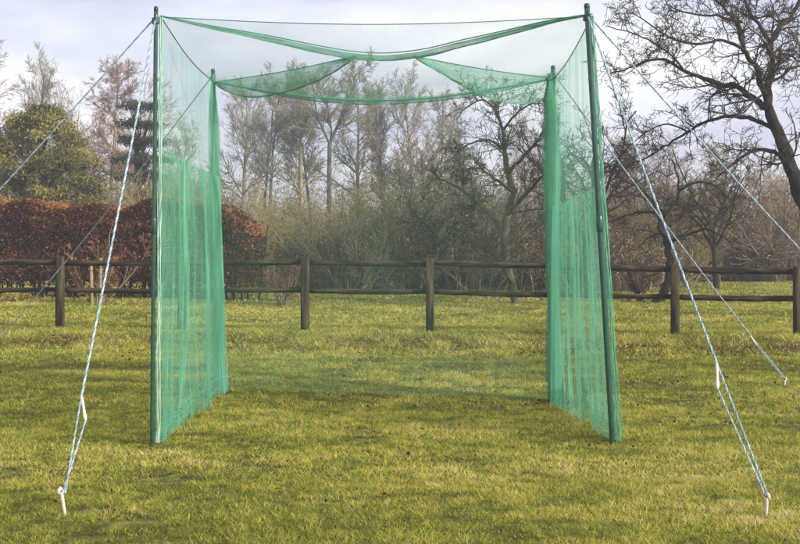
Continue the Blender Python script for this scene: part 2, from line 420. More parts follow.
# ------------------------------------------------------------------ net
NET_O = np.array([0, 9.6, 0.0])
net_root = empty('practice_net', NET_O, 'large box shaped green mesh sports net open at the front', 'net')

def net_sheet(acc, S, nu, nv, su, sv, r, seed=0, jit=0.15):
    """real twine net: nu threads along v, nv threads along u, each a thin three sided tube"""
    rs = np.random.RandomState(seed)
    u = (np.arange(nu) + rs.randn(nu) * jit * 0.3) / max(nu - 1, 1); u = np.clip(u, 0, 1)
    v = np.linspace(0, 1, sv)
    U, Vv = np.meshgrid(u, v, indexing='ij'); tubes(acc, S(U, Vv), np.full((nu, sv), r), 3)
    v2 = np.linspace(0, 1, nv); u2 = np.linspace(0, 1, su)
    V2, U2 = np.meshgrid(v2, u2, indexing='ij'); tubes(acc, S(U2, V2), np.full((nv, su), r), 3)

def lerp(a, b, t): return a + (b - a) * t

def side_panel(fb, ft, bb, bt, amp0, amp1, seed, belly=0.0, ztop=1.0, out=0.0, lift=0.0, wav=1.0, gather=0.0, esag=0.10):
    """u: front->back, v: bottom->top (up to ztop of the height)"""
    rs = np.random.RandomState(seed)
    ph = rs.rand(8) * 6.28
    def S(u, v):
        vv = v * ztop
        uu = u + gather * np.sin(u * PI) * (1 - vv) * 0.05 * np.sin(u * 19 + ph[6])
        A = fb[None, None] + (ft - fb)[None, None] * vv[..., None]; B = bb[None, None] + (bt - bb)[None, None] * vv[..., None]
        P = A + (B - A) * uu[..., None]
        amp = amp0 * (1 - vv) ** 1.5 + amp1 * vv
        edge = np.sin(np.clip(u, 0, 1) * PI) ** 0.5
        bend = 1.2 * np.sin(vv * 5 + ph[5]) * 0.25
        q = u * 3.0 * wav + 0.22 * vnoise(u * 2, vv * 3, 0.8, seed + 70, 2)
        fold = 2.6 * (vnoise(q, vv * 0.5, 0.42, seed + 71, 1) - .5) + 1.0 * (vnoise(q + 0.25 * vv * (ph[0] - 3) / 3, vv * 0.8, 0.15, seed + 72, 1) - .5) + 0.10 * np.sin(u * 75 * wav + ph[4] + 3 * np.sin(vv * 2.2))
        P = P.copy()
        P[..., 0] += amp * edge * fold + out + belly * np.sin(u * PI) * np.sin(np.clip(vv, 0, 1) * PI)
        # catenary of the top edge, slack at the foot
        P[..., 2] += -esag * np.sin(u * PI) * vv ** 6 + lift * (1 - vv) ** 8
        P[..., 1] += 0.03 * np.sin(vv * 7 + u * 13 + ph[7]) * edge * (1 - vv)
        return P - NET_O
    return S

offL = np.array([0.040, 0, 0]); offR = np.array([0.055, 0.0, 0])
fl_b = W(158, 443, 8.17); fl_t = W(161, 17, 8.17)
bl_b = W(226, 391, 11.1); bl_t = W(214, 82, 11.12)
fr_b = W(620, 441, 8.25); fr_t = W(592, 16, 8.22)
br_b = W(552, 403, 10.4); br_t = W(555, 78, 10.5)

for nm, (fb, ft, bb, bt, sd_, sg) in {'l': (fl_b, fl_t, bl_b, bl_t, 11, 1), 'r': (fr_b, fr_t, br_b, br_t, 23, -1)}.items():
    acc = Acc()
    net_sheet(acc, side_panel(fb, ft, bb, bt, 0.045, 0.004, sd_, belly=0.03 * sg, esag=0.055 if nm == 'l' else 0.035), 270, 260, 80, 60, 0.00031, sd_)
    acc.build('side_panel', M['net'], net_root)
    # slack lower netting: a second, folded thickness that starts at about head height
    acc = Acc(); zt = 0.69 if nm == 'l' else 0.60
    net_sheet(acc, side_panel(fb, ft, bb, bt, 0.06, 0.012, sd_ + 5, belly=0.02 * sg, ztop=zt, out=0.02 * sg, wav=1.25, gather=1.0), 300, 220, 110, 60, 0.00056, sd_ + 1)
    acc.build('slack_fold', M['net'], net_root)
    # heavy gather along the foot of the panel
    acc = Acc(); rs = np.random.RandomState(sd_ + 9)
    for k in range(26):
        t = np.linspace(0, 1, 50); P = fb + (bb - fb) * t[:, None]; P = P.copy()
        P[:, 2] = ground_z(P[:, 0], P[:, 1]) + 0.03 + 0.04 * np.abs(np.sin(t * 17 + k * .7)) * np.sin(t * PI) + 0.004 * k + 0.08 * (np.sin(t * 3.0 * PI + 0.5) ** 2) * np.sin(t * PI) * (k / 26)
        P[:, 0] += 0.03 * np.sin(t * (13 + k) + k) + rs.randn() * 0.01
        tubes(acc, P - NET_O, np.full(50, 0.0011), 3)
    acc.build('foot_gather', M['net'], net_root)

# back panel (one thickness, a second thickness lies slack along its foot)
def back_S(zt0, zt1, amp, seed, dy=0.0):
    rs = np.random.RandomState(seed); ph = rs.rand(6) * 6.28
    def S(u, v):
        A = bl_b + (bl_t - bl_b) * 1.0; 
        zb = 0.02
        sag = 0.19 * np.sin(u * PI) ** 1.0
        top = lerp(bl_t[2], br_t[2], u) - sag
        z = zb + (top - zb) * (zt0 + (zt1 - zt0) * v)
        x = lerp(bl_b[0], br_b[0], u) + (lerp(bl_t[0], br_t[0], u) - lerp(bl_b[0], br_b[0], u)) * z / 3.0
        y = lerp(bl_b[1], br_b[1], u) + dy
        h = z / 3.0
        y = y + amp * (np.sin(u * 19 + ph[0] + np.sin(z * 2 + ph[1])) * .6 + np.sin(u * 43 + ph[2] + 1.5 * np.sin(z * 1.7)) * .4) * (1.1 - h) + 0.12 * np.sin(u * PI) * np.sin(np.clip(h, 0, 1) * PI)
        return np.stack([x + 0.02 * np.sin(z * 5 + u * 31), y, z], -1) - NET_O
    return S
acc = Acc(); net_sheet(acc, back_S(0, 1, 0.05, 5), 270, 250, 50, 40, 0.00020, 3); acc.build('back_panel', M['net'], net_root)
acc = Acc(); net_sheet(acc, back_S(0, 0.13, 0.09, 6, -0.05), 270, 36, 80, 16, 0.00028, 4); acc.build('slack_fold', M['net'], net_root)

# bunched netting round the two back poles: one length of net folded back and forth
def bunch(b, t, w0, w1, folds, seed, r=0.0005):
    rs = np.random.RandomState(seed); acc = Acc()
    def S(u, v):
        Wd = (w0 + (w1 - w0) * v) * (0.90 + 0.12 * np.sin(v * 9 + seed) + 0.08 * np.sin(v * 23 + 2 * seed))
        Wd = Wd * np.clip((1.0 - v) * 11, 0.18, 1) ** 0.8
        q = u * folds; tri = 2 * np.abs((q % 1.0) - 0.5) * 2 - 1
        P = b + (t - b) * v[..., None]; P = P.copy()
        P[..., 0] += Wd * tri * (0.75 + 0.25 * np.sin(np.floor(q) * 2.3 + v * 4)) + 0.01 * np.sin(v * 17 + np.floor(q) * 1.7)
        P[..., 1] += (u - .5) * 0.22 * np.clip((1.0 - v) * 11, 0.2, 1) + 0.015 * np.sin(v * 11 + q * 3)
        P[..., 2] += 0.02 * np.sin(q * 5)
        return P - NET_O
    net_sheet(acc, S, folds * 42, 190, folds * 10, 60, r, seed); return acc
bunch(W(219, 391, 11.1), W(213, 78, 11.1), 0.06, 0.042, 6, 1).build('corner_bunch', M['net'], net_root)
bunch(W(554, 400, 10.4), W(549.5, 76, 10.45), 0.065, 0.08, 11, 2, 0.00045).build('corner_bunch', M['net'], net_root)

# roof: flat thin netting with the two diagonal carrying cords and what hangs from them
FL, FR, BL, BR = fl_t, fr_t, bl_t, br_t
CEN = W(386, 57, 9.6)
def roof_S(u, v):
    # u left->right, v front->back; bilinear + sag towards the cords' crossing
    A = FL[None, None] * (1 - u[..., None]) + FR[None, None] * u[..., None]
    B = BL[None, None] * (1 - u[..., None]) + BR[None, None] * u[..., None]
    P = A + (B - A) * v[..., None]
    zf = -0.06 * np.sin(u * PI) * (1 - v) - 0.19 * np.sin(u * PI) * v
    zf = zf - (0.055 * (1 - u) ** 6 + 0.035 * u ** 6) * np.sin(v * PI)
    P = P.copy(); P[..., 2] += zf + 0.02 * np.sin(u * 14 + v * 5) * np.sin(v * PI) - 0.06 * np.sin(u * PI) * np.sin(v * PI)
    return P - NET_O
acc = Acc(); net_sheet(acc, roof_S, 240, 220, 50, 40, 0.00030, 12); acc.build('roof_panel', M['net'], net_root)

def sag_curve(a, b, sag, n=40, skew=1.0):
    t = np.linspace(0, 1, n); P = a + (b - a) * t[:, None]; P[:, 2] -= sag * np.sin(t ** skew * PI); return P
def cord(P, r, name='border_cord', m='net_rope', par=net_root, sides=6, org=NET_O):
    acc = Acc(); tubes(acc, P - org, np.full(len(P), r), sides); return acc.build(name, M[m], par, smooth=True)
cord(sag_curve(FL, FR, 0.055), 0.0032)
cord(sag_curve(BL, BR, 0.19), 0.0055)
cord(sag_curve(FL, BL, 0.055), 0.0045); cord(sag_curve(FR, BR, 0.035), 0.0045)
def smooth_pts(P, per=8):
    P = np.asarray(P, float); n = len(P); tt = np.linspace(0, n - 1, (n - 1) * per + 1); i = np.minimum(tt.astype(int), n - 2); w = (tt - i)[:, None]
    Pm1 = P[np.maximum(i - 1, 0)]; P0 = P[i]; P1 = P[i + 1]; P2 = P[np.minimum(i + 2, n - 1)]
    return 0.5 * (2 * P0 + (P1 - Pm1) * w + (2 * Pm1 - 5 * P0 + 4 * P1 - P2) * w ** 2 + (3 * P0 - Pm1 - 3 * P1 + P2) * w ** 3)
SWAG = smooth_pts([W(161, 16, 8.17), W(212, 26, 8.5), W(265, 35, 8.9), W(310, 44, 9.25), W(350, 51, 9.5), W(386, 53, 9.62), W(424, 49, 9.5), W(462, 40, 9.25), W(503, 31, 8.9), W(547, 21, 8.5), W(591, 14, 8.22)])
CL, CR = W(356, 56, 9.6), W(414, 56, 9.6)
cord(SWAG, 0.0045, 'roof_cord'); cord(sag_curve(BL, CL, 0.02), 0.0045, 'roof_cord'); cord(sag_curve(BR, CR, 0.02), 0.0045, 'roof_cord')

def hang(a, b, depth, skew, n, seed, nh=8, layers=2, out=0.06, line=None, rad=0.0008):
    """slack netting that hangs as a lens from a carrying cord"""
    acc = Acc(); rs = np.random.RandomState(seed)
    for L in range(layers):
        def S(u, v, L=L):
            if line is None: P = a + (b - a) * u[..., None]
            else:
                q = u * (len(line) - 1); P = np.stack([np.interp(q, np.arange(len(line)), line[:, c]) for c in range(3)], -1)
            P = P.copy()
            dd = depth * np.sin(u ** skew * PI) ** 0.8
            P[..., 2] -= 0.02 * np.sin(u * PI) + dd * (1 - v)
            P[..., 1] += (-1) ** L * out * np.sin(v * PI) * np.sin(u * PI) + 0.012 * np.sin(u * 60 + L) * (1 - v)
            P[..., 0] += 0.02 * np.sin(v * 4 + u * 9 + L)
            return P - NET_O
        net_sheet(acc, S, n, nh, 60, 10, rad, seed + L)
        # folded lower edge
        u = np.linspace(0, 1, 60)[None]; 
        for q in range(4):
            e = S(u, np.full_like(u, 0.02 * q))[0]; tubes(acc, e, np.full(60, 0.0015), 3)
    return acc
hang(BL, CL, 0.20, 0.80, 150, 31, 22, 2).build('hanging_fold', M['net'], net_root)
hang(BR, CR, 0.26, 0.60, 150, 32, 24, 2).build('hanging_fold', M['net'], net_root)
hang(None, None, 0.045, 1.0, 300, 33, 8, 3, 0.02, SWAG, 0.0010).build('hanging_fold', M['net'], net_root)

hang(None, None, 0.055, 1.0, 300, 36, 8, 2, 0.02, sag_curve(BL, BR, 0.15), 0.0009).build('hanging_fold', M['net'], net_root)

# selvedge along the two front edges; left one has its highlight in the colour
for a, b, sgn in ((fl_b, fl_t, 1), (fr_b, fr_t, 1)):
    acc = Acc(); t = np.linspace(0, 1, 90)
    for k in range(10):
        P = a + (b - a) * t[:, None]; P = P.copy()
        P[:, 0] += (k - 4.5) * 0.0027 * (1.15 - 0.35 * t) + 0.003 * np.sin(t * 30 + k * 2); P[:, 1] += 0.006 * np.sin(t * 21 + k)
        tubes(acc, P - NET_O, np.full(90, 0.0015 if k % 2 else 0.0021), 4)
    acc.build('selvedge', M['net_highlight'] if sgn and a is fl_b else M['net'], net_root)

# ------------------------------------------------------------------ guy ropes
def twist(acc, A, B, r, pitch=0.075, sag=0.0, seg_per=9, mats=(0, 0, 1), sides=5):
    L = np.linalg.norm(B - A); n = max(int(L / pitch * seg_per), 12)
    t = np.linspace(0, 1, n); P = A + (B - A) * t[:, None]; P[:, 2] -= sag * np.sin(t * PI)
    T = (B - A) / L; U = np.cross(T, [0, 0, 1.0]); U /= np.linalg.norm(U); Bn = np.cross(T, U)
    for k, m in enumerate(mats):
        ph = t * L / pitch * 2 * PI + k * 2 * PI / len(mats)
        Q = P + r * 0.55 * (np.cos(ph)[:, None] * U + np.sin(ph)[:, None] * Bn)
        tubes(acc, Q, np.full(n, r * 0.52), sides, m)

def guy(top, g, r, label, slide=None, sag=0.02, peg_label=None, slide_len=0.12, tilt=0.05, peg_h=0.13, pitch=0.075):
    """rope from a pole top to the ground at g; slide: fraction up the rope where the tensioner sits"""
    root = empty('guy_rope', g, label, 'rope', 'guy ropes holding the poles')
    d = top - g; L = np.linalg.norm(d); dn = d / L; right = np.cross(dn, [0, 1.0, 0]); right /= np.linalg.norm(right)
    ring = g + np.array([0, 0, peg_h * 0.85])
    if slide:
        a = g + d * slide; s1 = a + right * (-tilt) * .5; s2 = a + right * tilt * 0.5 - dn * slide_len
        acc = Acc(); twist(acc, top - g, s1 - g, r, pitch, sag)
        acc.build('rope', [M['rope_w'], M['rope_b']], root, smooth=True)
        for e in (s1, s2):
            acc = Acc(); e2 = ring + right * (0.006 if e is s2 else -0.006)
            twist(acc, e - g, e2 - g, r * 0.72, pitch * .8); acc.build('rope', [M['rope_w'], M['rope_b']], root, smooth=True)
        acc = Acc(); t = np.linspace(0, 1, 9)
        P = (s1 + dn * 0.015) + ((s2 - dn * 0.015) - (s1 + dn * 0.015)) * t[:, None]
        rr = max(r * 1.2, 0.0095) * np.array([0.55, 0.95, 1.0, 0.85, 0.8, 0.85, 1.0, 0.95, 0.55])
        tubes(acc, P - g, rr, 10, cap=True); acc.build('tensioner', M['plastic'], root, smooth=True)
    else:
        acc = Acc(); twist(acc, top - g, ring - g, r, pitch, sag); acc.build('rope', [M['rope_w'], M['rope_b']], root, smooth=True)
    # knot / lashing at the pole
    acc = Acc()
    for k in range(4):
        an = np.linspace(0, 2 * PI, 17); P = np.stack([0.0255 * np.cos(an), 0.0255 * np.sin(an), np.full(17, -0.01 - 0.011 * k) + 0.004 * np.cos(an)], -1) + (top - g)
        tubes(acc, P, np.full(17, 0.004), 6)
    acc.build('knot', M['rope_b'], root, smooth=True)
    if peg_label:
        pr = empty('tent_peg', g, peg_label, 'peg', 'pegs of the guy ropes')
        ln = -dn * np.array([1, 1, 0]); ln /= np.linalg.norm(ln) + 1e-9; 
        top_p = ln * peg_h * 0.10 + np.array([-0.012, 0, peg_h]); bot = -ln * 0.04 + np.array([0.006, 0, -0.10])
        t = np.linspace(0, 1, 10); P = bot + (top_p - bot) * t[:, None]
        acc = Acc(); tubes(acc, P, np.array([.003, .006, .008, .009, .009, .009, .0095, .0095, .010, .008]), 10, cap=True)
        acc.build('shaft', M['plastic'], pr, smooth=True)
        h = np.array([top_p, top_p + [0.0, -0.012, 0.012], top_p + [0, -0.032, 0.008], top_p + [0, -0.042, -0.012]])
        acc = Acc(); tubes(acc, h, np.array([.012, .011, .009, .006]), 8, cap=True); acc.build('hook', M['plastic'], pr, smooth=True)
    return root

kFL = FLt - np.array([0, 0, 0.04]); kFR = FRt - np.array([0, 0, 0.04]); kBL = BLt - np.array([0, 0, 0.03]); kBR = BRt - np.array([0, 0, 0.03])
gA = W(64, 514, 1182 * CH / 274.0); gA[2] = 0
gB = W(768, 517, 1182 * CH / 277.0); gB[2] = 0
guy(kFL, gA, 0.0070, 'thick pale rope from the front left pole down to the white peg at bottom left', 0.185, 0.02, 'white peg in the grass at the bottom left', 0.12, -0.048, 0.125)
guy(kFR, gB, 0.0070, 'thick pale rope from the front right pole with a long double loop at bottom right', 0.24, 0.02, 'short pale peg in the grass at the bottom right', 0.13, 0.045, 0.11)
# the ropes going out sideways
gC = W(-170, 350, 10.4); gC[2] = 0.0
gC = np.array([-3.9, 8.35, 0.0]); gD = np.array([4.35, 8.3, 0.0])
guy(kFL, np.array([-4.75, 8.9, 0.0]), 0.0054, 'rope of the front left pole leaving the picture at the left edge above the hedge', 0.16, 0.03, 'peg of the rope that runs off to the left')
guy(kFR, np.array([4.2, 8.8, 0.0]), 0.0060, 'rope of the front right pole leaving the picture at the right edge above the fence', 0.16, 0.03, 'peg of the rope that runs off to the right')
gE = W(-28, 372, 12.7); gE[2] = 0
guy(kBL, gE, 0.0052, 'thin grey rope of the back left pole crossing the hedge and the fence', 0.155, 0.05, 'peg of the back left pole rope', 0.12, 0.02)
gF = W(786, 384, 11.6); gF[2] = 0
guy(kBR, gF, 0.0066, 'thinner rope of the back right pole crossing in front of the fourth fence post bay', 0.165, 0.02, 'peg of the back right pole rope', 0.10, 0.01, 0.05)

# ------------------------------------------------------------------ trees
def unit(v): return v / (np.linalg.norm(v, axis=-1, keepdims=True) + 1e-9)
def grow(P, D, L, R, S, gn, up, taper, rs, droop=0.0):
    """grow N branches at once -> pts (N,S+1,3), rad (N,S+1)"""
    N = len(P); pts = np.zeros((N, S + 1, 3)); pts[:, 0] = P; d = unit(D)
    for k in range(S):
        d = unit(d + rs.randn(N, 3) * gn + np.array([0, 0, up - droop * (k / S)]))
        pts[:, k + 1] = pts[:, k] + d * (L / S)[:, None]
    t = np.linspace(0, 1, S + 1)[None]; rad = R[:, None] * (1 - t * (1 - taper))
    return pts, rad
def spawn(pts, rad, Lp, K, t0, ang, ratio, rr, rs, rmin=0.003, t1=1.0, keep=1.0, shape=0.5):
    N, S, _ = pts.shape
    t = t0 + (t1 - t0) * rs.rand(N, K); f = t * (S - 1); i = np.minimum(f.astype(int), S - 2); w = (f - i)[..., None]
    n = np.arange(N)[:, None]
    p = pts[n, i] * (1 - w) + pts[n, i + 1] * w; tan = unit(pts[n, i + 1] - pts[n, i])
    r = rad[n, i] * (1 - w[..., 0]) + rad[n, i + 1] * w[..., 0]
    rv = unit(np.cross(tan, rs.randn(N, K, 3)))
    a = np.radians(ang[0] + (ang[1] - ang[0]) * rs.rand(N, K))[..., None]
    d = tan * np.cos(a) + rv * np.sin(a)
    L = Lp[:, None] * ratio * (1 - shape * (t - t0) / (1.001 - t0)) * (0.6 + 0.8 * rs.rand(N, K))
    R = np.maximum(r * rr, rmin)
    k = rs.rand(N, K) < keep
    return p[k], d[k], L[k], R[k]

def part_pair(trunk_acc, crown_acc, bark, twig, parent, names=('trunk', 'crown')):
    a = trunk_acc.build(names[0], M[bark], parent, smooth=True); b = crown_acc.build(names[1], M[twig], parent)
    return a, b

def tree_tall(seed, H, spread=0.28, fork=None, nb=26, t0=0.35, up=0.10, r=0.14, k2=10, k3=11, ang=(35, 65), rmin=0.010, lean=0.0, droop=0.0):
    rs = np.random.RandomState(seed); T = Acc(); C = Acc()
    if fork is None:
        p, q = grow(np.zeros((1, 3)), np.array([[lean, 0, 1.0]]), np.array([H]), np.array([r]), 14, 0.035, 0.02, 0.15, rs)
        tubes(T, p, q, 8); Lp = np.array([H])
    else:
        p, q = grow(np.zeros((1, 3)), np.array([[0, 0, 1.0]]), np.array([H * fork]), np.array([r]), 8, 0.02, 0.02, 0.75, rs)
        tubes(T, p, q, 8)
        e = p[0, -1]; ends = np.stack([e] * 3); dd = np.array([[0.55, 0.1, 1.0], [-0.45, -0.2, 1.0], [0.05, 0.5, 0.9]])
        p, q = grow(ends, dd, np.array([H * (1 - fork) * 1.02, H * (1 - fork) * 0.8, H * (1 - fork) * .7]), np.array([r * .62, r * .5, r * .4]), 8, 0.07, 0.06, 0.15, rs)
        tubes(T, p, q, 7); Lp = np.full(3, H * (1 - fork)); nb = nb // 2; t0 = 0.12; spread *= 1.6
    P1 = spawn(p, q, Lp, nb, t0, ang, spread, 0.42, rs, 0.012, 0.98)
    p1, q1 = grow(P1[0], P1[1], P1[2], P1[3], 6, 0.10, up, 0.3, rs, droop); tubes(T if len(P1[0]) < 60 else C, p1, q1, 4)
    P2 = spawn(p1, q1, P1[2], k2, 0.15, (25, 60), 0.50, 0.6, rs, rmin)
    p2, q2 = grow(P2[0], P2[1], P2[2], P2[3], 4, 0.14, up * .6, 0.6, rs, droop); tubes(C, p2, q2, 3)
    P3 = spawn(p2, q2, P2[2], k3, 0.1, (25, 60), 0.55, 0.8, rs, rmin * .8)
    p3, q3 = grow(P3[0], P3[1], np.maximum(P3[2], 0.10), P3[3], 2, 0.16, up * .4, 0.6, rs, droop); tubes(C, p3, q3, 3)
    return T, C

def tree_apple(seed, H, nl=5, gn=0.16, r=0.13, k1=7, k2=7, k3=6, lean=(0, 0), rmin=0.005, dens=1.0, trunk_h=0.28):
    rs = np.random.RandomState(seed); T = Acc(); C = Acc()
    p0, q0 = grow(np.zeros((1, 3)), np.array([[lean[0], lean[1], 1.0]]), np.array([H * trunk_h]), np.array([r]), 6, 0.08, 0.0, 0.8, rs)
    tubes(T, p0, q0, 9); e = p0[0, -1]
    az = rs.rand() * 6 + np.arange(nl) * 2 * PI / nl + rs.randn(nl) * .3
    D = np.stack([np.cos(az), np.sin(az), 0.9 + 0.6 * rs.rand(nl)], -1)
    p1, q1 = grow(np.repeat(e[None], nl, 0), D, H * (0.62 + 0.25 * rs.rand(nl)), np.full(nl, r * .5), 9, gn, 0.05, 0.25, rs, 0.12); tubes(T, p1, q1, 7)
    L1 = np.full(nl, H * 0.7)
    P2 = spawn(p1, q1, L1, k1, 0.15, (30, 70), 0.5, 0.6, rs, 0.010)
    p2, q2 = grow(P2[0], P2[1], P2[2], P2[3], 7, gn * 1.1, 0.05, 0.35, rs, 0.06); tubes(T, p2, q2, 5)
    P3 = spawn(p2, q2, P2[2], k2, 0.1, (30, 75), 0.45, 0.6, rs, rmin * 1.2)
    p3, q3 = grow(P3[0], P3[1], P3[2], P3[3], 5, gn * 1.2, 0.06, 0.5, rs); tubes(C, p3, q3, 4)
    P4 = spawn(p3, q3, P3[2], k3, 0.1, (30, 75), 0.5, 0.7, rs, rmin)
    p4, q4 = grow(P4[0], P4[1], np.maximum(P4[2], 0.08), P4[3], 3, gn * 1.3, 0.06, 0.7, rs); tubes(C, p4, q4, 3)
    return T, C

def shrub(seed, H, Wd, stems=16, k1=9, k2=7, rmin=0.006, gn=0.10, up=0.07):
    rs = np.random.RandomState(seed); T = Acc(); C = Acc()
    az = rs.rand(stems) * 2 * PI; sp = rs.rand(stems) ** .5
    P = np.stack([np.cos(az) * sp * Wd * .18, np.sin(az) * sp * Wd * .18, np.full(stems, -0.05)], -1)
    D = np.stack([np.cos(az) * sp * Wd / H * .75, np.sin(az) * sp * Wd / H * .75, np.ones(stems)], -1)
    L = H * (0.7 + 0.35 * rs.rand(stems))
    p1, q1 = grow(P, D, L, 0.022 + 0.02 * rs.rand(stems), 8, gn * .7, 0.02, 0.25, rs); tubes(T, p1, q1, 5)
    P2 = spawn(p1, q1, L, k1, 0.08, (20, 60), 0.42, 0.6, rs, rmin * 1.3)
    p2, q2 = grow(P2[0], P2[1], P2[2], P2[3], 5, gn, up, 0.5, rs); tubes(C, p2, q2, 3)
    P3 = spawn(p2, q2, P2[2], k2, 0.1, (20, 65), 0.5, 0.7, rs, rmin)
    p3, q3 = grow(P3[0], P3[1], np.maximum(P3[2], .12), P3[3], 3, gn * 1.2, up, 0.6, rs); tubes(C, p3, q3, 3)
    tips = p3[:, -1]
    return T, C, tips

def leaves_on(tips, n, size, spread, seed, bias=0.5, sd_=0.25, zr=None):
    rs = np.random.RandomState(seed); acc = Acc()
    k = rs.randint(0, len(tips), n); C = tips[k] + rs.randn(n, 3) * spread
    C[:, 2] = np.abs(C[:, 2])
    clump = np.random.RandomState(seed + 1).rand(len(tips))[k]
    leaf_quads(acc, C, size, bias + (clump - .5) * 0.5 + rs.randn(n) * sd_ * .6, rs)
    return acc

PROTO = {}
def make_proto(key, accs, parts):
    """first use gets real objects; later uses share mesh data"""
    PROTO[key] = [(n, a.build(n, M[m], None, smooth=(n in ('trunk', 'stem')), attr=at)) for (n, m, at), a in zip(parts, accs)]
    PROTO[key + '_used'] = False
def place(key, name, px, d, rz, sc, label, cat, group, scz=None, dz=0.0, twig=None):
    x = (px - 400) * d / F
    root = empty(name, (x, d, dz), label, cat, group)
    root.rotation_euler = (0, 0, rz); root.scale = (sc, sc, scz if scz else sc)
    for n, o in PROTO[key]:
        if not PROTO[key + '_used']: c = o
        else:
            c = o.copy(); col.objects.link(c)
        c.parent = root
    PROTO[key + '_used'] = True
    return root
def Hpx(topy, d): return CH + (240 - topy) * d / F

# --- tall bare trees far behind
TALL = [
    ('ta', dict(seed=1, H=10, nb=30, t0=0.30, r=0.17), 'bark_pale'),
    ('tb', dict(seed=2, H=10, nb=24, t0=0.45, spread=0.22, r=0.12), 'bark_pale'),
    ('tc', dict(seed=3, H=10, fork=0.60, nb=34, r=0.13), 'bark_pale'),
    ('td', dict(seed=4, H=10, nb=36, t0=0.34, spread=0.20, up=0.2, r=0.19), 'bark_pale'),
    ('te', dict(seed=5, H=10, nb=70, k2=10, t0=0.18, spread=0.20, ang=(50, 85), up=0.03), 'bark_pink'),
    ('tf', dict(seed=6, H=10, nb=34, t0=0.25, spread=0.28, up=0.16, r=0.18), 'bark_pale'),
    ('tg', dict(seed=8, H=10, nb=30, t0=0.25, spread=0.42, up=0.06, ang=(45, 75)), 'bark_pink'),
]
for key, kw, bark in TALL:
    T, C = tree_tall(**kw); make_proto(key, (T, C), (('trunk', 'bark_slate' if key in ('tb', 'tc') else bark, False), ('crown', bark, False)))
BG = 'tall bare trees beyond the fence'
for key, px, d, topy, rz, lab in [
    ('te', -10, 55, 50, 0.3, 'pinkish bare tree cut by the left edge of the picture'),
    ('tf', 36, 66, 74, 1.0, 'pale spreading bare tree rising behind the round olive evergreen'),
    ('tg', 76, 70, 112, 2.0, 'low hazy pinkish bare tree in the dip right of the olive evergreen'),
    ('te', 108, 55, 68, 2.4, 'tall reddish bare tree left of the thick pale guy rope'),
    ('tg', 134, 64, 102, 4.0, 'small brown bare tree behind the dark pine'),
    ('tf', 182, 72, 132, 0.4, 'bare tree seen through the left side netting'),
    ('ta', 240, 60, 92, 0.2, 'bare tree with curved low branches just right of the back left pole'),
    ('tb', 259, 62, 88, 1.4, 'thin bare tree standing close left of the straight dark trunk'),
    ('tb', 271, 55, 84, 3.0, 'bare tree with a straight dark slender trunk, left part of the net opening'),
    ('td', 303, 56, 76, 0.9, 'pale thick trunked bare tree left of the forked one'),
    ('tb', 313, 61, 80, 5.0, 'thin bare tree crowding the pale thick trunked one on its right'),
    ('tc', 329, 54, 62, 0.0, 'bare tree whose bare trunk forks into a Y at half height'),
    ('ta', 358, 60, 96, 4.4, 'bare tree between the forked tree and the two dense crowns'),
    ('td', 384, 58, 90, 2.2, 'dense upright bare tree exactly behind the middle of the net'),
    ('tf', 411, 57, 88, 3.3, 'broad dense bare tree right of the middle of the net'),
    ('ta', 436, 63, 104, 5.6, 'lower bare tree at the right end of the pale row'),
    ('td', 462, 70, 128, 1.1, 'faint bare tree behind the crown of the mossy tree'),
    ('tg', 540, 68, 135, 0.7, 'brown bare tree behind the back right pole'),
    ('tf', 628, 62, 146, 2.9, 'pale bare tree just right of the front right pole'),
    ('tg', 668, 66, 150, 1.9, 'brown bare tree above the two crossing right hand ropes'),
    ('te', 716, 60, 150, 4.1, 'reddish bare tree under the long arching branch at right'),
    ('tg', 765, 68, 168, 5.2, 'brown bare tree behind the big trunk at the right edge'),
]:
    s = Hpx(topy, d) / 9.9
    place(key, 'bare_tree', px, d, rz, s, lab, 'tree', BG)

